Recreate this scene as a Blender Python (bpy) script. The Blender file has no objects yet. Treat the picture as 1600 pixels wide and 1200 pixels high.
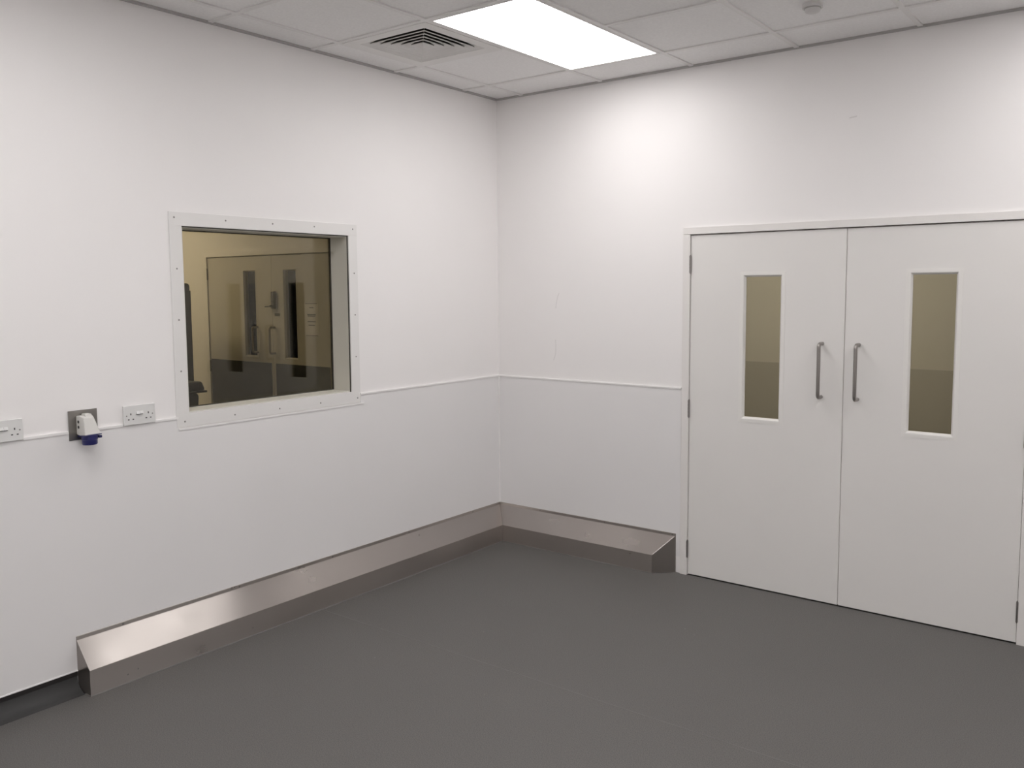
import bpy, bmesh, math, random
from mathutils import Vector, Matrix
random.seed(4)
C = bpy.context.scene.collection
PI = math.pi
H = 2.941            # ceiling height
RX, RY = 5.35, -6.35  # far side walls of the room
D = 1.112            # top of the cladding

# ------------------------------------------------------------------ materials
def mat(name, col, rough=.5, metal=0., spec=.5, noise=None, bump=None, coat=0.):
    m = bpy.data.materials.new(name); m.use_nodes = True
    nt = m.node_tree; b = nt.nodes['Principled BSDF']
    b.inputs['Base Color'].default_value = (*col, 1)
    b.inputs['Roughness'].default_value = rough
    b.inputs['Metallic'].default_value = metal
    b.inputs['Specular IOR Level'].default_value = spec
    if coat:
        b.inputs['Coat Weight'].default_value = coat; b.inputs['Coat Roughness'].default_value = .15
    tc = nt.nodes.new('ShaderNodeTexCoord')
    if noise:                                   # (scale, amount, detail)
        n = nt.nodes.new('ShaderNodeTexNoise'); n.inputs['Scale'].default_value = noise[0]; n.inputs['Detail'].default_value = noise[2]
        r = nt.nodes.new('ShaderNodeMapRange'); r.inputs['From Min'].default_value = .3; r.inputs['From Max'].default_value = .7
        r.inputs['To Min'].default_value = 1 - noise[1]; r.inputs['To Max'].default_value = 1 + noise[1]
        mx = nt.nodes.new('ShaderNodeMix'); mx.data_type = 'RGBA'; mx.blend_type = 'MULTIPLY'; mx.inputs['Factor'].default_value = 1
        mx.inputs[6].default_value = (*col, 1)
        nt.links.new(tc.outputs['Object'], n.inputs['Vector']); nt.links.new(n.outputs['Fac'], r.inputs['Value'])
        nt.links.new(r.outputs['Result'], mx.inputs[7]); nt.links.new(mx.outputs[2], b.inputs['Base Color'])
    if bump:                                    # (scale, strength, distance)
        n2 = nt.nodes.new('ShaderNodeTexNoise'); n2.inputs['Scale'].default_value = bump[0]; n2.inputs['Detail'].default_value = 3
        bp = nt.nodes.new('ShaderNodeBump'); bp.inputs['Strength'].default_value = bump[1]; bp.inputs['Distance'].default_value = bump[2]
        nt.links.new(tc.outputs['Object'], n2.inputs['Vector']); nt.links.new(n2.outputs['Fac'], bp.inputs['Height'])
        nt.links.new(bp.outputs['Normal'], b.inputs['Normal'])
    return m

def emit(name, col, strength):
    m = bpy.data.materials.new(name); m.use_nodes = True
    nt = m.node_tree; nt.nodes.clear()
    e = nt.nodes.new('ShaderNodeEmission'); o = nt.nodes.new('ShaderNodeOutputMaterial')
    e.inputs['Color'].default_value = (*col, 1); e.inputs['Strength'].default_value = strength
    nt.links.new(e.outputs[0], o.inputs[0]); return m

def glass(name, tint):
    m = bpy.data.materials.new(name); m.use_nodes = True
    nt = m.node_tree; nt.nodes.clear()
    t = nt.nodes.new('ShaderNodeBsdfTransparent'); t.inputs['Color'].default_value = (*tint, 1)
    g = nt.nodes.new('ShaderNodeBsdfGlossy'); g.inputs['Roughness'].default_value = .02; g.inputs['Color'].default_value = (1, 1, 1, 1)
    f = nt.nodes.new('ShaderNodeFresnel'); f.inputs['IOR'].default_value = 1.40
    mx = nt.nodes.new('ShaderNodeMixShader'); o = nt.nodes.new('ShaderNodeOutputMaterial')
    nt.links.new(f.outputs[0], mx.inputs[0]); nt.links.new(t.outputs[0], mx.inputs[1]); nt.links.new(g.outputs[0], mx.inputs[2])
    nt.links.new(mx.outputs[0], o.inputs[0]); return m

def math_node(nt, op, a, b=None, c=None):
    n = nt.nodes.new('ShaderNodeMath'); n.operation = op
    for i, v in enumerate((a, b, c)):
        if v is None: continue
        if isinstance(v, (int, float)): n.inputs[i].default_value = v
        else: nt.links.new(v, n.inputs[i])
    return n.outputs[0]

M = {}
M['paint'] = mat('white_wall_paint', (.885, .868, .862), .55, spec=.3, noise=(1.3, .012, 2), bump=(180, .04, .001))
M['clad'] = mat('pale_grey_cladding', (.815, .805, .805), .38, spec=.5, noise=(1.1, .015, 2))
M['trim'] = mat('white_plastic_trim', (.88, .87, .86), .35)
M['winframe'] = mat('white_window_plastic', (.80, .79, .775), .35)
M['lining'] = mat('window_lining', (.66, .645, .585), .4)
M['door'] = mat('white_door_laminate', (.79, .775, .755), .42, noise=(2, .01, 2))
M['doorframe'] = mat('white_door_frame_paint', (.81, .79, .77), .4)
M['bead'] = mat('white_bead_gloss', (.81, .795, .77), .35)
M['tile'] = mat('ceiling_tile', (.875, .868, .865), .85, spec=.1, noise=(90, .03, 3), bump=(220, .15, .002))
M['tee'] = mat('ceiling_tee_enamel', (.80, .79, .78), .5)
M['angle'] = mat('ceiling_edge_angle_enamel', (.45, .44, .43), .5)
M['white_plastic'] = mat('socket_white_plastic', (.74, .74, .73), .3)
M['grey_plastic'] = mat('pale_grey_plastic', (.70, .69, .66), .4)
M['blue'] = mat('blue_plastic', (.018, .02, .12), .35)
M['dark'] = mat('dark_slot_and_shadow', (.03, .028, .028), .6)
M['hinge'] = mat('hinge_steel', (.34, .32, .31), .38, metal=1)
M['pull'] = mat('brushed_pull_steel', (.33, .31, .295), .3, metal=1)
M['screw'] = mat('screw_steel', (.30, .29, .28), .4, metal=1)
M['plate'] = mat('satin_steel_plate', (.33, .315, .295), .38, metal=1)
M['black'] = mat('black_rubber', (.018, .016, .016), .5)
M['gasket_and_gap'] = mat('dark_gasket_and_gap_shadow', (.05, .045, .035), .6)
M['cove'] = mat('dark_cove_vinyl', (.052, .052, .052), .6, spec=.25, bump=(260, .1, .001))
M['sealant'] = mat('grey_sealant', (.17, .165, .155), .5)
M['diffuser'] = mat('diffuser_enamel', (.80, .79, .775), .5)
M['void'] = mat('duct_black_gap_shade', (.035, .032, .03), .8)
M['sensor'] = mat('sensor_plastic', (.70, .69, .68), .5)
M['lamp'] = emit('panel_light_glow', (1, .970, .964), 8.2)
M['lamp_next'] = emit('next_room_light_glow', (1, .87, .66), 13.0)
M['lamp_corridor'] = emit('corridor_light_glow', (1, .95, .87), 6.8)
M['glass'] = glass('tinted_fire_glass', (.91, .875, .765))
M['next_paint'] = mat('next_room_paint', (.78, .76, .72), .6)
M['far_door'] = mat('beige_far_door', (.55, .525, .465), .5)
M['kick'] = mat('dark_kick_plate', (.024, .024, .023), .5)
M['lock'] = mat('lock_grey_metal', (.22, .21, .18), .4, metal=.6)
M['paper'] = mat('white_paper', (.66, .635, .575), .7)
M['ink'] = mat('grey_print', (.2, .2, .2), .7)
M['locker'] = mat('charcoal_locker_paint', (.045, .043, .046), .4)
M['bin'] = mat('black_bin_plastic', (.03, .03, .03), .28)
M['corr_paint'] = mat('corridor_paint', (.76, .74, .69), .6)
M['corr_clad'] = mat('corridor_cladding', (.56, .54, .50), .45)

# brushed stainless steel with long grain, smears and dull patches
def steel_mat(name, axis):
    m = mat(name, (.48, .445, .42), .3, metal=1)
    nt = m.node_tree; b = nt.nodes['Principled BSDF']
    tc = nt.nodes.new('ShaderNodeTexCoord'); mp = nt.nodes.new('ShaderNodeMapping')
    mp.inputs['Scale'].default_value = (1.5, 1, 1.5) if axis == 'y' else (1, 1.5, 1.5)
    n = nt.nodes.new('ShaderNodeTexNoise'); n.inputs['Scale'].default_value = 5; n.inputs['Detail'].default_value = 4
    nt.links.new(tc.outputs['Object'], mp.inputs[0]); nt.links.new(mp.outputs[0], n.inputs['Vector'])
    r = nt.nodes.new('ShaderNodeMapRange'); r.inputs['From Min'].default_value = .3; r.inputs['From Max'].default_value = .75
    r.inputs['To Min'].default_value = .27; r.inputs['To Max'].default_value = .34
    nt.links.new(n.outputs['Fac'], r.inputs['Value']); nt.links.new(r.outputs[0], b.inputs['Roughness'])
    b.inputs['Anisotropic'].default_value = 1.0                  # grain runs along the wall, the gloss spreads across it
    tg = nt.nodes.new('ShaderNodeTangent'); tg.direction_type = 'UV_MAP'; tg.uv_map = 'grain'
    nt.links.new(tg.outputs[0], b.inputs['Tangent'])
    return m
M['steel_y'] = steel_mat('brushed_steel_along_left_wall', 'y')
M['steel_x'] = steel_mat('brushed_steel_along_back_wall', 'x')

# speckled dark grey safety vinyl
def floor_mat():
    m = mat('grey_safety_vinyl', (.125, .125, .122), .50, spec=.35)
    nt = m.node_tree; b = nt.nodes['Principled BSDF']
    tc = nt.nodes.new('ShaderNodeTexCoord')
    n = nt.nodes.new('ShaderNodeTexNoise'); n.inputs['Scale'].default_value = 260; n.inputs['Detail'].default_value = 2
    nt.links.new(tc.outputs['Object'], n.inputs['Vector'])
    cr = nt.nodes.new('ShaderNodeValToRGB'); e = cr.color_ramp.elements
    e[0].position = .33; e[0].color = (.086, .083, .079, 1); e[1].position = .66; e[1].color = (.152, .147, .139, 1)
    nt.links.new(n.outputs['Fac'], cr.inputs['Fac'])
    # sparse pale grit
    v = nt.nodes.new('ShaderNodeTexVoronoi'); v.inputs['Scale'].default_value = 14
    nt.links.new(tc.outputs['Object'], v.inputs['Vector'])
    near = math_node(nt, 'LESS_THAN', v.outputs['Distance'], .036)
    sep = nt.nodes.new('ShaderNodeSeparateColor'); nt.links.new(v.outputs['Color'], sep.inputs[0])
    pick = math_node(nt, 'GREATER_THAN', sep.outputs[0], .84)
    grit = math_node(nt, 'MULTIPLY', math_node(nt, 'MULTIPLY', near, pick), .5)
    mx = nt.nodes.new('ShaderNodeMix'); mx.data_type = 'RGBA'
    nt.links.new(grit, mx.inputs['Factor']); nt.links.new(cr.outputs[0], mx.inputs[6]); mx.inputs[7].default_value = (.42, .41, .38, 1)
    # faint large wear
    w = nt.nodes.new('ShaderNodeTexNoise'); w.inputs['Scale'].default_value = 1.4; w.inputs['Detail'].default_value = 5
    nt.links.new(tc.outputs['Object'], w.inputs['Vector'])
    r = nt.nodes.new('ShaderNodeMapRange'); r.inputs['To Min'].default_value = .93; r.inputs['To Max'].default_value = 1.07
    nt.links.new(w.outputs['Fac'], r.inputs['Value'])
    mu = nt.nodes.new('ShaderNodeMix'); mu.data_type = 'RGBA'; mu.blend_type = 'MULTIPLY'; mu.inputs['Factor'].default_value = 1
    nt.links.new(mx.outputs[2], mu.inputs[6]); nt.links.new(r.outputs[0], mu.inputs[7])
    nt.links.new(mu.outputs[2], b.inputs['Base Color'])
    bp = nt.nodes.new('ShaderNodeBump'); bp.inputs['Strength'].default_value = .12; bp.inputs['Distance'].default_value = .001
    nt.links.new(n.outputs['Fac'], bp.inputs['Height']); nt.links.new(bp.outputs['Normal'], b.inputs['Normal'])
    return m
M['floor'] = floor_mat()
M['seam'] = mat('vinyl_weld_seam', (.150, .146, .139), .5, noise=(9, .16, 4))
M['scuff'] = mat('grey_wall_scuff', (.74, .725, .715), .6)

# ------------------------------------------------------------------ mesh helpers
def bm_box(bm, x0, x1, y0, y1, z0, z1):
    vs = [bm.verts.new((x, y, z)) for x in (x0, x1) for y in (y0, y1) for z in (z0, z1)]
    for f in ((0, 1, 3, 2), (4, 6, 7, 5), (0, 4, 5, 1), (2, 3, 7, 6), (0, 2, 6, 4), (1, 5, 7, 3)):
        bm.faces.new([vs[i] for i in f])
    return vs
def bm_tube(bm, pts, r, n=16, caps=True):
    pts = [Vector(p) for p in pts]; rings = []; prev = None
    for i, p in enumerate(pts):
        t = (pts[min(i + 1, len(pts) - 1)] - pts[max(i - 1, 0)]).normalized()
        if prev is None:
            a = Vector((0, 0, 1)) if abs(t.z) < .9 else Vector((1, 0, 0))
            u = t.cross(a).normalized()
        else:
            u = (prev - t * prev.dot(t)).normalized()
        prev = u; w = t.cross(u)
        rr = r[i] if isinstance(r, (list, tuple)) else r
        rings.append([bm.verts.new(p + rr * (math.cos(2 * PI * k / n) * u + math.sin(2 * PI * k / n) * w)) for k in range(n)])
    for a, b in zip(rings, rings[1:]):
        for k in range(n): bm.faces.new((a[k], a[(k + 1) % n], b[(k + 1) % n], b[k]))
    if caps: bm.faces.new(rings[0][::-1]); bm.faces.new(rings[-1])
def bm_prism(bm, poly_a, poly_b):
    """Two matching closed outlines (3D points) joined into a solid."""
    A = [bm.verts.new(p) for p in poly_a]; B = [bm.verts.new(p) for p in poly_b]; n = len(A)
    for k in range(n): bm.faces.new((A[k], A[(k + 1) % n], B[(k + 1) % n], B[k]))
    bm.faces.new(A[::-1]); bm.faces.new(B)
def obj(name, bm, m, parent=None, bevel=0, smooth=False, seg=2):
    bmesh.ops.recalc_face_normals(bm, faces=bm.faces)
    me = bpy.data.meshes.new(name); bm.to_mesh(me); bm.free()
    o = bpy.data.objects.new(name, me); C.objects.link(o)
    me.materials.append(m)
    if parent is not None: o.parent = parent; o.matrix_parent_inverse = Matrix.Identity(4)
    if bevel:
        b = o.modifiers.new('bevel', 'BEVEL'); b.width = bevel; b.segments = seg; b.limit_method = 'ANGLE'; b.angle_limit = .6
    if smooth:
        for p in me.polygons: p.use_smooth = True
        o.modifiers.new('sharp', 'EDGE_SPLIT').split_angle = .7
    return o
def box(name, m, parent, *r, bevel=0):
    bm = bmesh.new(); bm_box(bm, *r); return obj(name, bm, m, parent, bevel)
def boxes(name, m, parent, rs, bevel=0):
    bm = bmesh.new()
    for r in rs: bm_box(bm, *r)
    return obj(name, bm, m, parent, bevel)
def tube(name, m, parent, pts, r, n=16):
    bm = bmesh.new(); bm_tube(bm, pts, r, n); return obj(name, bm, m, parent, smooth=True)
def tag(o, label, cat, kind=None, group=None):
    o['label'] = label; o['category'] = cat
    if kind: o['kind'] = kind
    if group: o['group'] = group
    return o
def thing(name, label, cat, loc=(0, 0, 0), rz=0, kind=None, group=None):
    o = bpy.data.objects.new(name, None); o.empty_display_size = .1; C.objects.link(o)
    o.location = loc; o.rotation_euler = (0, 0, rz)
    return tag(o, label, cat, kind, group)
def copy_tree(root):
    r = root.copy(); C.objects.link(r)
    for ch in list(root.children):
        c = ch.copy(); C.objects.link(c); c.parent = r
        for g in list(ch.children):
            d = g.copy(); C.objects.link(d); d.parent = c
    return r
def ring(axis, c0, c1, u0, u1, v0, v1, w):
    """Four boxes round an opening; axis 'x': u is y, v is z; axis 'y': u is x, v is z."""
    rs = [(u0 - w, u1 + w, v1, v1 + w), (u0 - w, u1 + w, v0 - w, v0), (u0 - w, u0, v0, v1), (u1, u1 + w, v0, v1)]
    if axis == 'x': return [(c0, c1, a, b, c, d) for a, b, c, d in rs]
    return [(a, b, c0, c1, c, d) for a, b, c, d in rs]

# ------------------------------------------------------------------ room shell
WY0, WY1, WZ0, WZ1 = -2.334, -1.327, 1.129, 1.996     # window opening in the left wall
DX0, DX1, DZ = 1.376, 3.180, 2.042                    # structural opening of the double doors
o = box('floor', M['floor'], None, -.0, RX, RY, .0, -.05, 0); tag(o, 'dark grey speckled vinyl floor of the empty room', 'floor', 'structure')
box('weld_seam', M['seam'], o, .112, RX, -1.667, -1.6635, -.001, .0006)
o = boxes('wall_left', M['paint'], None, [(-.16, 0, RY, WY0, 0, H + .1), (-.16, 0, WY1, .22, 0, H + .1),
    (-.16, 0, WY0, WY1, 0, WZ0), (-.16, 0, WY0, WY1, WZ1, H + .1)])
tag(o, 'white painted wall with the internal window and sockets', 'wall', 'structure'); wl = o
boxes('wall_cladding', M['clad'], wl, [(0, .004, RY, -2.390, .087, D), (0, .004, -1.262, -.0, .087, D), (0, .004, -2.390, -1.262, .087, 1.058)])['label'] = 'smooth pale grey hygienic cladding below the white line'
boxes('cladding_trim', M['trim'], wl, [(0, .008, RY, -3.219, D - .006, D + .004), (0, .008, -3.070, -2.891, D - .006, D + .004), (0, .008, -2.767, -2.656, D - .006, D + .004), (0, .008, -2.506, -2.391, D - .006, D + .004), (0, .008, -1.262, -.008, D - .006, D + .004),
      (0, .008, -2.391, -1.240, 1.053, 1.0625), (.004, .007, RY, -2.905, .085, .090)])['label'] = 'thin white strip capping the cladding'
o = boxes('wall_back', M['paint'], None, [(0, DX0, 0, .10, 0, H + .1), (DX1, RX, 0, .10, 0, H + .1), (DX0, DX1, 0, .10, DZ, H + .1)])
tag(o, 'white painted wall with the double doors', 'wall', 'structure'); wb = o
box('wall_cladding', M['clad'], wb, .004, 1.372, -.004, 0, .10, D)['label'] = 'smooth pale grey hygienic cladding below the white line'
boxes('wall_cladding', M['clad'], wb, [(3.185, RX, -.004, 0, .087, D)])
boxes('cladding_trim', M['trim'], wb, [(.004, 1.372, -.008, 0, D - .006, D + .004), (.004, .009, -.009, -.004, .235, D), (3.185, RX, -.008, 0, D - .006, D + .004)])['label'] = 'thin white strip capping the cladding'
# faint scuffs on the plaster
bm = bmesh.new()
def flat_streak(pts, w):
    for (a, b) in zip(pts, pts[1:]):
        A, B = Vector((a[0], -.0004, a[1])), Vector((b[0], -.0004, b[1]))
        n = (B - A).normalized().cross(Vector((0, 1, 0))) * w / 2
        bm.faces.new([bm.verts.new(p) for p in (A - n, A + n, B + n, B - n)])
flat_streak([(.500, 1.668), (.488, 1.645), (.478, 1.605), (.474, 1.57)], .0045)
flat_streak([(.471, 1.37), (.474, 1.33), (.472, 1.28), (.462, 1.25), (.455, 1.235)], .0045)
flat_streak([(2.292, 2.552), (2.330, 2.557)], .006)
obj('scuff_mark', bm, M['scuff'], wb)
o = box('wall_right', M['paint'], None, RX, RX + .1, RY, .1, 0, H + .1); tag(o, 'white painted wall opposite the internal window', 'wall', 'structure')
box('wall_cladding', M['clad'], o, RX - .004, RX, RY, 0, .087, D); box('cladding_trim', M['trim'], o, RX - .008, RX, RY, 0, D - .006, D + .004)
o = box('wall_front', M['paint'], None, -.16, RX + .1, RY - .1, RY, 0, H + .1); tag(o, 'white painted wall behind the camera', 'wall', 'structure')
box('wall_cladding', M['clad'], o, 0, RX, RY, RY + .004, .087, D); box('cladding_trim', M['trim'], o, 0, RX, RY, RY + .008, D - .006, D + .004)

# coved vinyl skirting with its black cap strip, only where the steel guard stops
bm = bmesh.new(); pts = [(.0, .068), (.003, .068)] + [(.065 - .062 * math.cos(a), .064 - .062 * math.sin(a)) for a in [k * PI / 2 / 8 for k in range(9)]]
pts += [(.068, .0005), (.0, .0005)]
bm_prism(bm, [(x, RY, z) for x, z in pts], [(x, -2.907, z) for x, z in pts])
o = obj('baseboard_left', bm, M['cove'], None, smooth=True); tag(o, 'dark grey coved vinyl skirting running up to the steel guard', 'skirting', 'structure')
box('cap_strip', M['black'], o, .0, .0035, RY, -2.905, .064, .087)

# ------------------------------------------------------------------ suspended ceiling
GA, GB, G = .219, .353, .6                 # first tee from the left wall / back wall, module
xs = [0] + [GA + G * i for i in range(9)] + [RX]; xs = sorted(set(x for x in xs if x <= RX))
ys = [0] + [-GB - G * j for j in range(10)] + [RY]; ys = sorted(set(y for y in ys if y >= RY), reverse=True)
def xi(i): return GA + G * i
def yj(j): return -GB - G * j
lights = [(1, 0), (1, 4), (5, 0), (6, 4), (4, 4), (3, 7), (6, 7)]               # (tee column, tee row) of each 600 x 1200 panel
skip = {(i, j + d) for i, j in lights for d in (0, 1)} | {(0, 1)}
bm = bmesh.new()
for a in range(len(xs) - 1):
    for b in range(len(ys) - 1):
        if (a - 1, b - 1) in skip: continue
        bm_box(bm, xs[a], xs[a + 1], ys[b + 1], ys[b], H + .007, H + .022)
ceil = obj('ceiling', bm, M['tile']); tag(ceil, 'suspended ceiling of pale grey square tiles', 'ceiling', 'structure')
bm = bmesh.new(); T = .012
for x in xs[1:-1]:
    for b in range(len(ys) - 1):
        c = [i for i in range(9) if abs(xi(i) - x) < 1e-6][0]
        bm_box(bm, x - T, x + T, ys[b + 1] + (T if b < len(ys) - 2 else 0), ys[b] - (T if b else 0), H, H + .0068)
for y in ys[1:-1]:
    cuts = []
    x = 0
    j = [k for k in range(12) if abs(yj(k) - y) < 1e-6][0]
    holes = sorted((xi(i) + T, xi(i + 1) - T) for i, jj in lights if jj + 1 == j)
    for h0, h1 in holes:
        bm_box(bm, x, h0, y - T, y + T, H, H + .0068); x = h1
    bm_box(bm, x, RX, y - T, y + T, H, H + .0068)
obj('ceiling_grid', bm, M['tee'], ceil)
boxes('edge_angle', M['angle'], ceil, [(0, .019, RY, 0, H - .003, H + .0068), (RX - .019, RX, RY, 0, H - .003, H + .0068), (.019, RX - .019, -.019, 0, H - .003, H + .0068), (.019, RX - .019, RY, RY + .019, H - .003, H + .0068)])

def light_panel(i, j, label):
    x0, x1, y0, y1 = xi(i) + T, xi(i + 1) - T, yj(j + 2) + T, yj(j) - T
    t = thing('ceiling_light', label, 'light', ((x0 + x1) / 2, (y0 + y1) / 2, H))
    hx, hy = (x1 - x0) / 2 - .0005, (y1 - y0) / 2 - .0005; f = .014
    boxes('frame', M['tee'], t, [(-hx, hx, hy - f, hy, -.001, .02), (-hx, hx, -hy, -hy + f, -.001, .02),
          (-hx, -hx + f, -hy + f, hy - f, -.001, .02), (hx - f, hx, -hy + f, hy - f, -.001, .02)])
    box('glowing_panel', M['lamp'], t, -hx + f, hx - f, -hy + f, hy - f, .001, .006)
    return t
light_panel(1, 0, 'glowing white rectangular panel light set in the ceiling beside the air grille')
light_panel(5, 0, 'white panel light in the ceiling near the double doors, out of view')
light_panel(1, 4, 'white panel light in the ceiling above the end of the socket wall, out of view')
light_panel(6, 4, 'white panel light in the ceiling behind the camera, out of view')
light_panel(4, 4, 'added white panel light in the middle of the ceiling, out of view, to lift the ambient light')  # extra unseen panel, put in to raise the ambient light
light_panel(3, 7, 'added white panel light in the ceiling near the rear wall, out of view, for more ambient light')  # another added panel, there only for more general light
light_panel(6, 7, 'added white panel light in the rear corner of the ceiling, out of view, for more ambient light')  # also added to even out the light, no fitting seen here

# four-way air diffuser in its own ceiling tile
cx, cy = (xi(0) + xi(1)) / 2, (yj(1) + yj(2)) / 2
t = thing('air_diffuser', 'square louvred air grille in the ceiling next to the panel light', 'air vent', (cx, cy, H))
hw, go = .287, .226
boxes('face_plate', M['diffuser'], t, [(-hw, hw, go, hw, -.002, .004), (-hw, hw, -hw, -go, -.002, .004), (-hw, -go, -go, go, -.002, .004), (go, hw, -go, go, -.002, .004)])
bm = bmesh.new()
bm_box(bm, -go, go, -go, go, .085, .09)
for s in (-1, 1):
    bm_box(bm, s * go - .002, s * go + .002, -go, go, .004, .09); bm_box(bm, -go, go, s * go - .002, s * go + .002, .004, .09)
obj('duct_box', bm, M['void'], t)
def louvre(ro, ri, zb, zt):
    bm = bmesh.new(); th = .0018
    sq = lambda r, z: [(r, r, z), (-r, r, z), (-r, -r, z), (r, -r, z)]
    rings = [[bm.verts.new(p) for p in sq(r, z)] for r, z in ((ro - .002, zb), (ri, zt), (ri, zt + th), (ro + .001, zb + .0036), (ro + .002, zb + .001), (ro + .002, zb))]
    for a, b in zip(rings, rings[1:] + rings[:1]):
        for k in range(4): bm.faces.new((a[k], a[(k + 1) % 4], b[(k + 1) % 4], b[k]))
    return bm
n = 6; st = go / (n + .15)
for k in range(n):
    r = go - .0032 - st * k
    obj('louvre', louvre(r, max(r - st * 1.15, .004), .0, .030), M['diffuser'], t)
def gap_shade(ro, ri, zb, zt):  # thin collar lying on the back of a louvre blade
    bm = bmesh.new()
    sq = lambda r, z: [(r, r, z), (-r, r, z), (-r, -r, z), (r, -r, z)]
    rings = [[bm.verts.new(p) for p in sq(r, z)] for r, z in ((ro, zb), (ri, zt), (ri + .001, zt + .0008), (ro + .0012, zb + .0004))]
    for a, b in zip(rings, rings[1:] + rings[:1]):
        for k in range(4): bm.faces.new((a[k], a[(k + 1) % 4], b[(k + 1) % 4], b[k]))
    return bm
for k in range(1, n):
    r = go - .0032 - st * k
    obj('gap_shade_collar', gap_shade(r + .0016, max(r - st * 1.10, .007), .0044, .034), M['void'], t)  # black collars paint the shade between louvres onto the blade backs
boxes('upstand', M['diffuser'], t, [(-go, go, go - .0015, go, -.002, .016), (-go, go, -go, -go + .0015, -.002, .016), (-go, -go + .0015, -go, go, -.002, .016), (go - .0015, go, -go, go, -.002, .016)])
bm = bmesh.new()
for s in (-1, 1): bm_tube(bm, [(-go * .97, -go * .97 * s, .012), (go * .97, go * .97 * s, .012)], .002, 6)
obj('corner_rib', bm, M['diffuser'], t)

# small ceiling sensor
t = thing('ceiling_sensor', 'small round white sensor on the ceiling above the doors', 'sensor', (2.315, -.65, H))
bm = bmesh.new(); bm_tube(bm, [(0, 0, .007), (0, 0, -.012)], .044, 28); obj('base', bm, M['sensor'], t, smooth=True)
bm = bmesh.new(); bm_tube(bm, [(0, 0, -.012), (0, 0, -.022), (0, 0, -.030), (0, 0, -.034)], [.034, .034, .029, .018], 28); obj('dome', bm, M['sensor'], t, smooth=True)
bm = bmesh.new(); bm_tube(bm, [(0, 0, -.0122), (0, 0, -.016)], .0365, 28); obj('dark_band', bm, M['angle'], t, smooth=True)

# ------------------------------------------------------------------ stainless steel wall guards
DG, ZF, ZS, ZT = .110, .113, .220, .237
prof = [(.0042, 0), (DG, 0), (DG, ZF), (.010, ZS), (.010, ZT), (.0042, ZT)]
def guard(name, label, a, b, m, screws):
    """a, b: lists of points along the profile at both ends."""
    bm = bmesh.new(); bm_prism(bm, a, b)
    uv = bm.loops.layers.uv.new('grain'); bm.normal_update()
    for f in bm.faces:                                            # u runs across the grain, v along the wall
        ln = Vector((0, 1, 0)) if m is M['steel_y'] else Vector((1, 0, 0))
        if abs(f.normal.dot(ln)) > .5: ln = Vector((0, 0, 1))
        ac = f.normal.cross(ln).normalized()
        for l in f.loops: l[uv].uv = (l.vert.co.dot(ac), l.vert.co.dot(ln))
    o = obj(name, bm, m, None, bevel=.0015); tag(o, label, 'wall guard'); return o
g1 = guard('steel_wall_guard', 'long brushed steel wall guard along the floor beneath the sockets and window',
      [(d, -2.905, z) for d, z in prof], [(d, -d - .0004, z) for d, z in prof], M['steel_y'], 1)
ang = lambda d: 1.350 - d * .98
g2 = guard('steel_wall_guard', 'short brushed steel wall guard along the floor ending at the door frame',
      [(d + .0004, -d, z) for d, z in prof], [(ang(d), -d, z) for d, z in prof], M['steel_x'], 1)
def dome(name, parent, p, nrm, r=.004, m=None):
    p, nrm = Vector(p), Vector(nrm).normalized()
    bm = bmesh.new(); bm_tube(bm, [p - nrm * .001, p + nrm * .0008, p + nrm * .0016], [r, r, r * .6], 10)
    return obj(name, bm, m or M['screw'], parent, smooth=True)
for y in (-2.70, -2.10, -1.50, -.90, -.30): dome('screw', g1, (.010, y, .2285), (1, 0, 0), .0045)
for p in ((-2.695, .047), (-2.742, .038), (-2.10, .040)): dome('rivet', g1, (DG, p[0], p[1]), (1, 0, 0), .0035)
for x in (.35, .85, 1.325): dome('screw', g2, (x, -.010, .2285), (0, -1, 0), .0045, M['pull'])
def bead(parent, pts):
    bm = bmesh.new(); bm_tube(bm, pts, .0032, 8); o = obj('sealant_bead', bm, M['sealant'], parent, smooth=True); return o
bead(g1, [(.070, -2.906, .002), (DG + .001, -2.906, .001), (DG + .001, -2.6, .001), (DG + .001, -DG - .003, .001)])
bead(g2, [(DG + .003, -DG - .001, .001), (ang(DG) - .002, -DG - .001, .001), (ang(0) - .01, -.004, .001)])
bm = bmesh.new(); bm_tube(bm, [(DG - .002, -DG + .002, ZF + .001), (.014, -.014, ZS - .004)], .0012, 6); obj('weld_line', bm, M['pull'], g2)

# ------------------------------------------------------------------ internal window
t = thing('window_1', 'square internal window with screwed white surround and tinted glass', 'window', kind='structure')
sf = boxes('surround', M['winframe'], t, ring('x', .0002, .0055, WY0, WY1, WZ0, WZ1, .063), bevel=.001)
pos = [(y, 2.033) for y in (-2.370, -2.100, -1.828, -1.562, -1.294)] + [(y, 1.091) for y in (-2.357, -2.087, -1.820, -1.551, -1.286)]
pos += [(-2.366, z) for z in (1.80, 1.565, 1.327)] + [(-1.290, z) for z in (1.79, 1.559, 1.325)]
for y, z in pos: dome('screw', sf, (.0055, y, z), (1, 0, 0), .0042)
e = .0012
boxes('reveal_lining', M['lining'], t, [(-.1595, -.004, WY0 + e, WY0 + .008, WZ0 + e, WZ1 - e), (-.1595, -.004, WY1 - .008, WY1 - e, WZ0 + e, WZ1 - e),
      (-.1595, -.004, WY0 + .008, WY1 - .008, WZ0 + e, WZ0 + .006), (-.1595, -.004, WY0 + .008, WY1 - .008, WZ1 - .008, WZ1 - e)])
boxes('gap_shadow', M['gasket_and_gap'], t, [(-.004, .0, WY1 - .006, WY1 - .0005, WZ0, WZ1), (-.004, .0, WY0, WY1, WZ1 - .005, WZ1 - .0005)])  # dark strips stand in for the shaded gap between surround and lining
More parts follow.
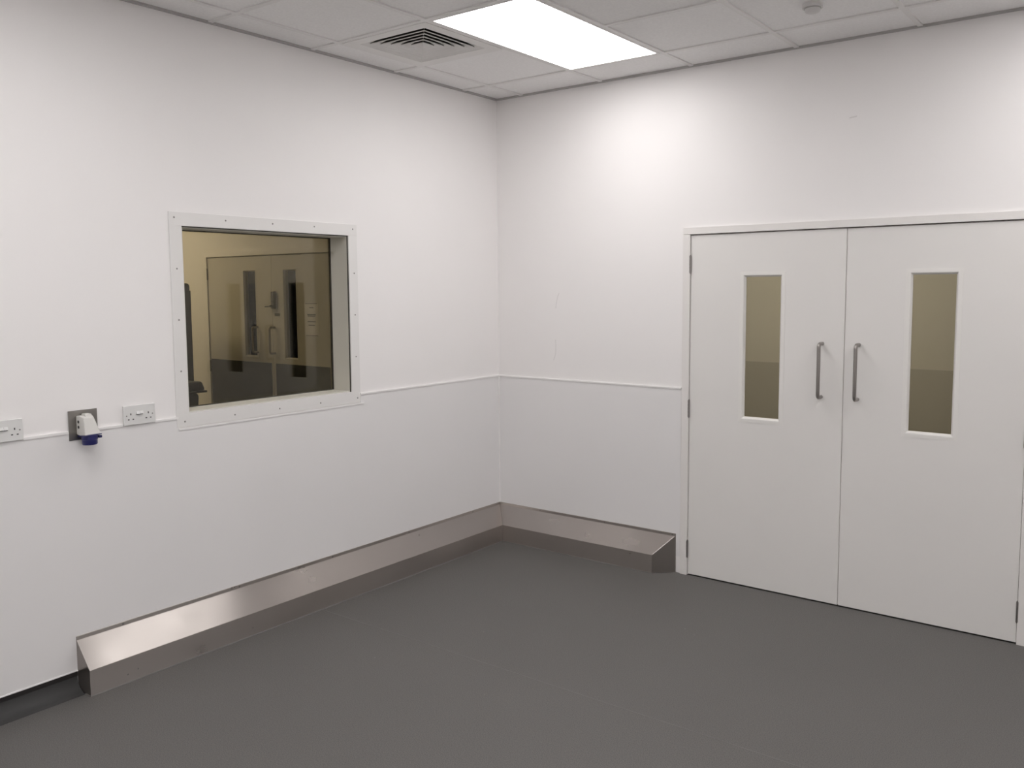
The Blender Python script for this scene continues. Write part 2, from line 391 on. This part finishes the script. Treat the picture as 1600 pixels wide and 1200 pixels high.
boxes('glazing_bead', M['gasket_and_gap'], t, ring('x', -.146, -.134, WY0 + .014, WY1 - .014, WZ0 + .010, WZ1 - .013, .0055))
box('glass_pane', M['glass'], t, -.143, -.137, WY0 + .012, WY1 - .012, WZ0 + .008, WZ1 - .011)

# ------------------------------------------------------------------ double doors
LX0, LXC, LX1, LZ = 1.4215, 2.2985, 3.1345, 2.000
t = tag(boxes('trim_1', M['doorframe'], None, [(DX0, LX0 - .0015, -.012, .098, 0, LZ + .0015), (LX1 + .0015, DX1, -.012, .098, 0, LZ + .0015), (DX0, DX1, -.012, .098, LZ + .0025, DZ - .001),
      (LX0 - .0015, LX0 + .012, .046, .062, 0, LZ), (LX1 - .012, LX1 + .0015, .046, .062, 0, LZ), (LX0, LX1, .046, .062, LZ - .012, LZ + .0025)], bevel=.0012),
    'white painted frame around the double doors', 'door frame', 'structure')
def leaf(name, label, x0, x1, v0, v1, hingex, pullx, y0=0., vz=(.965, 1.766), d=-1, part=M['door'], hz=(.158, .996, 1.832), pz=(1.118, 1.401), hin=True, bw=.020, zb=.007):
    """d: which way the front faces along y."""
    th = .044; f = y0; b = y0 - d * th
    fr = lambda p, q: (min(f + d * p, f + d * q), max(f + d * p, f + d * q))
    t = thing(name, label, 'door', (0, 0, 0), kind='structure')
    lo, hi = min(f, b), max(f, b)
    z0, z1 = vz; zt = 2.000 - .0035
    boxes('leaf', part, t, [(x0, v0, lo, hi, zb, zt), (v1, x1, lo, hi, zb, zt), (v0, v1, lo, hi, zb, z0), (v0, v1, lo, hi, z1, zt)])
    # glazing beads: raised rim that slopes in to the glass
    bm = bmesh.new()
    def quadring(specs):
        R = [[bm.verts.new((xx, f + d * dep, zz)) for xx, zz in ((v0 - g, z0 - g), (v1 + g, z0 - g), (v1 + g, z1 + g), (v0 - g, z1 + g))] for g, dep in specs]
        for a, c in zip(R, R[1:]):
            for k in range(4): bm.faces.new((a[k], a[(k + 1) % 4], c[(k + 1) % 4], c[k]))
    quadring([(bw, 0), (bw, .0016), (.004, .0024), (-.0015, .0016), (-.0105, -.013), (-.0105, -.020)])
    obj('glazing_bead', bm, M['bead'] if d < 0 and y0 == 0 else part, t)
    boxes('vision_glass', M['glass'], t, [(v0 + .0005, v1 - .0005, *fr(-.022, -.016), z0 + .0005, z1 - .0005)])
    if pullx is not None:
        so, rb, rt = .056, .018, .0095; n = 7
        p = [(pullx, f, pz[1])] + [(pullx, f + d * (so - rb + rb * math.sin(a)), pz[1] - rb + rb * math.cos(a)) for a in [k * PI / 2 / n for k in range(n + 1)]]
        p += [(pullx, f + d * (so - rb + rb * math.cos(a)), pz[0] + rb - rb * math.sin(a)) for a in [k * PI / 2 / n for k in range(n + 1)]] + [(pullx, f, pz[0])]
        tube('pull_handle', M['pull'], t, p, rt, 18)['label'] = 'brushed steel pull handle'
    if hin:
        for z in hz:
            bm = bmesh.new(); zz = z - .05
            for k in range(5): bm_tube(bm, [(hingex, f + d * .007, zz + .02 * k + .0004), (hingex, f + d * .007, zz + .02 * k + .0196)], .0065, 12)
            bm_tube(bm, [(hingex, f + d * .007, z - .054), (hingex, f + d * .007, z + .054)], .0045, 10)
            bm_box(bm, hingex - .0015, hingex + .0015, *sorted((f + d * .006, f - d * .03)), z - .05, z + .05)
            obj('hinge', bm, M['hinge'], t, smooth=True)
    return t
leaf('door_1', 'white flush door leaf closest to the room corner, with narrow vision panel and steel pull', LX0 + .0015, LXC - .003, 1.742, 1.960, LX0 - .001, 2.184)
leaf('door_2', 'white flush door leaf farther from the room corner, with narrow vision panel and steel pull', LXC + .003, LX1 - .0015, 2.608, 2.826, LX1 + .001, 2.371)

box('rebate_strip', M['door'], bpy.data.objects['door_2'], LXC - .0026, LXC + .0026, .0075, .043, .008, 1.996)

# ------------------------------------------------------------------ sockets
def socket(label, y):
    t = thing('double_socket', label, 'socket', (.0042, y, 1.152))
    fp = box('face_plate', M['white_plastic'], t, 0, .0095, -.0735, .0735, -.0435, .0435, bevel=.0022)
    for s in (-1, 1):
        for name, y0, z0, w, h in (('pin_slot', 0, .005, .0045, .0085), ('pin_slot', -.0105, -.018, .0072, .0045), ('pin_slot', .0105, -.018, .0072, .0045)):
            box(name, M['dark'], t, .0088, .0098, s * .041 + y0 - w / 2, s * .041 + y0 + w / 2, z0 - h / 2, z0 + h / 2)
        dome('screw', t, (.0095, s * .0603, -.001), (1, 0, 0), .0030)
        bm = bmesh.new(); c = s * .0080
        bm_prism(bm, [(.009, c - .0074, .003), (.009, c - .0074, .015), (.0120, c - .0074, .015), (.0165, c - .0074, .004)],
                     [(.009, c + .0074, .003), (.009, c + .0074, .015), (.0120, c + .0074, .015), (.0165, c + .0074, .004)])
        obj('rocker_switch', bm, M['white_plastic'], t)
        box('switch_shadow', M['dark'], t, .0088, .0099, c - .0076, c + .0076, .0002, .0028)  # dark strip paints the shade under the rocker
    return t
socket('white double socket closest to the window, to the side of the blue power outlet', -2.581)
socket('white double socket cut by the picture edge, farthest from the window', -3.1445)

t = thing('power_outlet', 'grey industrial power outlet with blue cap on a square steel plate', 'power outlet', (.0042, -2.829, 1.1385))
box('back_plate', M['plate'], t, .0002, .0035, -.0610, .0610, -.0625, .0625, bevel=.0008)
bm = bmesh.new()
base = [(.0035, -.030, -.040), (.0035, .036, -.040), (.0035, .030, .040), (.0035, -.030, .040)]
mid = [(.030, -.030, -.042), (.030, .036, -.042), (.030, .026, .042), (.030, -.030, .042)]
front = [(.076, -.029, -.038), (.080, .036, -.036), (.062, .016, .036), (.062, -.026, .035)]
R = [[bm.verts.new(p) for p in q] for q in (base, mid, front)]
for a, b in zip(R, R[1:]):
    for k in range(4): bm.faces.new((a[k], a[(k + 1) % 4], b[(k + 1) % 4], b[k]))
bm.faces.new(R[0][::-1]); bm.faces.new(R[-1])
obj('housing', bm, M['grey_plastic'], t, bevel=.004, seg=3)
box('top_tab', M['grey_plastic'], t, .016, .050, -.012, .014, .036, .049, bevel=.002)
for z in (.016, -.006): dome('screw_recess', t, (.024, -.0301, z), (0, -1, 0), .0066, M['dark'])
bm = bmesh.new()
bm_prism(bm, [(.082, -.030, -.036), (.081, .038, -.035), (.012, .038, -.044), (.012, -.030, -.044)], [(.083, -.030, -.040), (.082, .038, -.039), (.012, .038, -.048), (.012, -.030, -.048)])
obj('flap_rim', bm, M['blue'], t, bevel=.001)
bm = bmesh.new(); ax = Vector((.006, 0, -1)).normalized(); c0 = Vector((.050, .001, -.040))
bm_tube(bm, [c0, c0 + ax * .018, c0 + ax * .020, c0 + ax * .036, c0 + ax * .040], [.032, .032, .030, .030, .028], 28)
obj('blue_cap', bm, M['blue'], t, smooth=True)
box('cap_catch', M['blue'], t, .055, .072, .030, .044, -.055, -.044, bevel=.002)

# ------------------------------------------------------------------ the room beyond the window
NX, NY = -5.4, -4.6; BY = .10
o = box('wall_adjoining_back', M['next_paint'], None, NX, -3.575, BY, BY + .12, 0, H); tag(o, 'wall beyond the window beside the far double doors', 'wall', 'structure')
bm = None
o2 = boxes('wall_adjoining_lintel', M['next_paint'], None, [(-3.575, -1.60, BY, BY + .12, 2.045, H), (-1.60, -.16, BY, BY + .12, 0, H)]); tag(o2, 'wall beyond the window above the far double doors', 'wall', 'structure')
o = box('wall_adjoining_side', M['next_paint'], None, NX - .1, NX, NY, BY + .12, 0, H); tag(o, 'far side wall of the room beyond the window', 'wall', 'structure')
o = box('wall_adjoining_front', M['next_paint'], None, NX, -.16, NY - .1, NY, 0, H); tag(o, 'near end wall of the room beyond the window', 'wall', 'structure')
o = box('floor_adjoining', M['floor'], None, NX, -.16, NY, BY, -.05, 0); tag(o, 'dark floor of the room beyond the window', 'floor', 'structure')
o = box('ceiling_adjoining', M['tile'], None, NX, -.16, NY, BY, H, H + .04); tag(o, 'ceiling of the room beyond the window', 'ceiling', 'structure')
t = thing('ceiling_light', 'panel light on the ceiling of the room beyond the window', 'light', (-4.1, -1.3, H - .013))
boxes('frame', M['tee'], t, [(-.6, .6, .29, .3, 0, .0125), (-.6, .6, -.3, -.29, 0, .0125), (-.6, -.59, -.29, .29, 0, .0125), (.59, .6, -.29, .29, 0, .0125)])
box('glowing_panel', M['lamp_next'], t, -.59, .59, -.29, .29, .002, .010)
NX0, NXC, NX1 = -3.520, -2.580, -1.640
t = tag(boxes('trim_2', M['doorframe'], None, [(-3.574, NX0 - .0015, BY - .012, BY + .118, 0, 2.0035), (NX1 + .0015, -1.601, BY - .012, BY + .118, 0, 2.0035), (-3.574, -1.601, BY - .012, BY + .118, 2.0035, 2.044),
      (NX0 - .0015, NX1 + .0015, BY + .046, BY + .062, 1.988, 2.0035)]), 'white frame of the far double doors seen through the window', 'door frame', 'structure')
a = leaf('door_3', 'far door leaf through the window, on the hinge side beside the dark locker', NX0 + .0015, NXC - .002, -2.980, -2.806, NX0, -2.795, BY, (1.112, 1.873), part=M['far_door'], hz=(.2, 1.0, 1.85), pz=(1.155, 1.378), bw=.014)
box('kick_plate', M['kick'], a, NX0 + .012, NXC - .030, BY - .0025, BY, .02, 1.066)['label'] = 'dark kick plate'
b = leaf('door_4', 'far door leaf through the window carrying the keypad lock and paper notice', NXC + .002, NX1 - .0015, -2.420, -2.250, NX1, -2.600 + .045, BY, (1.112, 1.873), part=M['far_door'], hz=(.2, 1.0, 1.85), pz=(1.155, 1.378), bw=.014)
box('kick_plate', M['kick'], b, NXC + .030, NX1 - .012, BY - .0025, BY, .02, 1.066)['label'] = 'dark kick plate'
lk = box('keypad_lock', M['lock'], b, -2.560, -2.522, BY - .03, BY, 1.540, 1.690, bevel=.004); lk['label'] = 'dark metal keypad lock'
bm = bmesh.new(); bm_tube(bm, [(-2.541, BY - .03, 1.565), (-2.541, BY - .052, 1.565)], .010, 12); bm_tube(bm, [(-2.541, BY - .050, 1.565), (-2.610, BY - .050, 1.560)], .008, 10)
obj('lock_lever', bm, M['lock'], lk, smooth=True)
bm = bmesh.new()
for r_ in range(5):
    for c_ in range(2): bm_tube(bm, [(-2.549 + c_ * .016, BY - .029, 1.60 + r_ * .017), (-2.549 + c_ * .016, BY - .033, 1.60 + r_ * .017)], .0045, 8)
obj('lock_buttons', bm, M['hinge'], lk)
box('small_sign', M['lock'], b, -2.545, -2.478, BY - .003, BY, 1.476, 1.502)
t = thing('paper_notice', 'white printed paper notice on the far door leaf, seen through the window', 'notice', (-2.060, BY - .0012, 1.455))
box('sheet', M['paper'], t, -.088, .088, -.0006, .0006, -.14, .14)
for z, w, h in ((.132, .085, .003), (.098, .030, .004), (.040, .060, .005), (.028, .052, .004), (-.018, .055, .004), (-.048, .045, .004), (-.134, .085, .003)):
    box('print_line', M['ink'], t, -w * .9, w * .9, -.0010, -.0006, z - h, z + h)

t = thing('locker', 'tall charcoal locker at the edge of the window view', 'locker', (-3.355, -.63, 0))
bm = bmesh.new(); bm_prism(bm, [(-.28, -.28, .06), (.27, -.28, .06), (.27, .28, .06), (-.28, .28, .06)], [(-.28, -.28, 1.765), (.265, -.28, 1.765), (.265, .28, 1.765), (-.28, .28, 1.765)])
obj('body', bm, M['locker'], t, bevel=.03, seg=4)
box('plinth', M['black'], t, -.25, .24, -.25, .25, 0, .06)
for s in (-1, 1): box('door', M['locker'], t, .266, .274, min(s * .004, s * .27), max(s * .004, s * .27), .09, 1.70, bevel=.002)
t = thing('bin', 'black lidded bin at the bottom edge of the window view', 'bin', (-2.49, -1.06, 0))
bm = bmesh.new()
sq = lambda r, q, z: [(r * sx, q * sy, z) for sx, sy in ((1, 1), (-1, 1), (-1, -1), (1, -1))]
bm_prism(bm, sq(.19, .19, 0), sq(.235, .235, .925)); obj('bin_body', bm, M['bin'], t, bevel=.04, seg=4)
bm = bmesh.new(); bm_prism(bm, sq(.262, .262, .940), sq(.245, .245, 1.010)); obj('lid', bm, M['bin'], t, bevel=.018, seg=3)
bm = bmesh.new(); bm_prism(bm, sq(.268, .268, .925), sq(.268, .268, .941)); obj('lid_rim', bm, M['bin'], t, bevel=.004)

# ------------------------------------------------------------------ the corridor behind the double doors
CY = 2.0
o = box('wall_corridor', M['corr_paint'], None, -5.5, RX, CY, CY + .1, 0, 2.7); tag(o, 'corridor wall seen through the door vision panels', 'wall', 'structure')
box('wall_cladding', M['corr_clad'], o, -5.5, RX, CY - .004, CY, 0, D)
o = box('wall_corridor_end', M['corr_paint'], None, RX, RX + .1, .10, CY + .1, 0, 2.7); tag(o, 'end wall of the corridor behind the doors', 'wall', 'structure')
o = box('wall_corridor_far_end', M['corr_paint'], None, -5.6, -5.5, .10, CY + .1, 0, 2.7); tag(o, 'far end wall of the corridor behind the doors', 'wall', 'structure')
o = box('floor_corridor', M['floor'], None, -5.5, RX, .10, CY, -.06, -.001); tag(o, 'dark corridor floor behind the doors', 'floor', 'structure')
o = box('ceiling_corridor', M['tile'], None, -5.5, RX, .22, CY, 2.7, 2.74); tag(o, 'corridor ceiling behind the doors', 'ceiling', 'structure')
t = thing('ceiling_light', 'panel light on the corridor ceiling behind the double doors', 'light', (1.55, .75, 2.687))
boxes('frame', M['tee'], t, [(-.6, .6, .29, .3, 0, .0125), (-.6, .6, -.3, -.29, 0, .0125), (-.6, -.59, -.29, .29, 0, .0125), (.59, .6, -.29, .29, 0, .0125)])
box('glowing_panel', M['lamp_corridor'], t, -.59, .59, -.29, .29, .002, .010)

# ------------------------------------------------------------------ camera, world, view
F, YAW, PITCH, ROLL = 1358.73, .64938, -.0899, -.00625
cp = math.cos(PITCH)
fwd = Vector((-math.sin(YAW) * cp, math.cos(YAW) * cp, math.sin(PITCH)))
right = Vector((math.cos(YAW), math.sin(YAW), 0)); up = right.cross(fwd)
r2 = math.cos(ROLL) * right + math.sin(ROLL) * up; u2 = -math.sin(ROLL) * right + math.cos(ROLL) * up
cam = bpy.data.cameras.new('camera'); co = bpy.data.objects.new('camera', cam); C.objects.link(co)
co.matrix_world = Matrix(((r2.x, u2.x, -fwd.x, 3.68018), (r2.y, u2.y, -fwd.y, -4.6128), (r2.z, u2.z, -fwd.z, 1.69845), (0, 0, 0, 1)))
cam.sensor_fit = 'HORIZONTAL'; cam.sensor_width = 36; cam.lens = F / 1600 * 36
cam.shift_x = -11.876 / 1600; cam.shift_y = -26.321 / 1600
cam.clip_start = .05; cam.clip_end = 60
sc = bpy.context.scene; sc.camera = co
w = bpy.data.worlds.new('world'); sc.world = w; w.use_nodes = True
w.node_tree.nodes['Background'].inputs[0].default_value = (.02, .02, .02, 1)
sc.view_settings.view_transform = 'Standard'; sc.view_settings.look = 'None'; sc.view_settings.gamma = 1
sc.view_settings.use_curve_mapping = False; sc.view_settings.exposure = 0.0
sc.cycles.max_bounces = 14; sc.cycles.diffuse_bounces = 8; sc.cycles.transparent_max_bounces = 12
sc.cycles.use_denoising = True
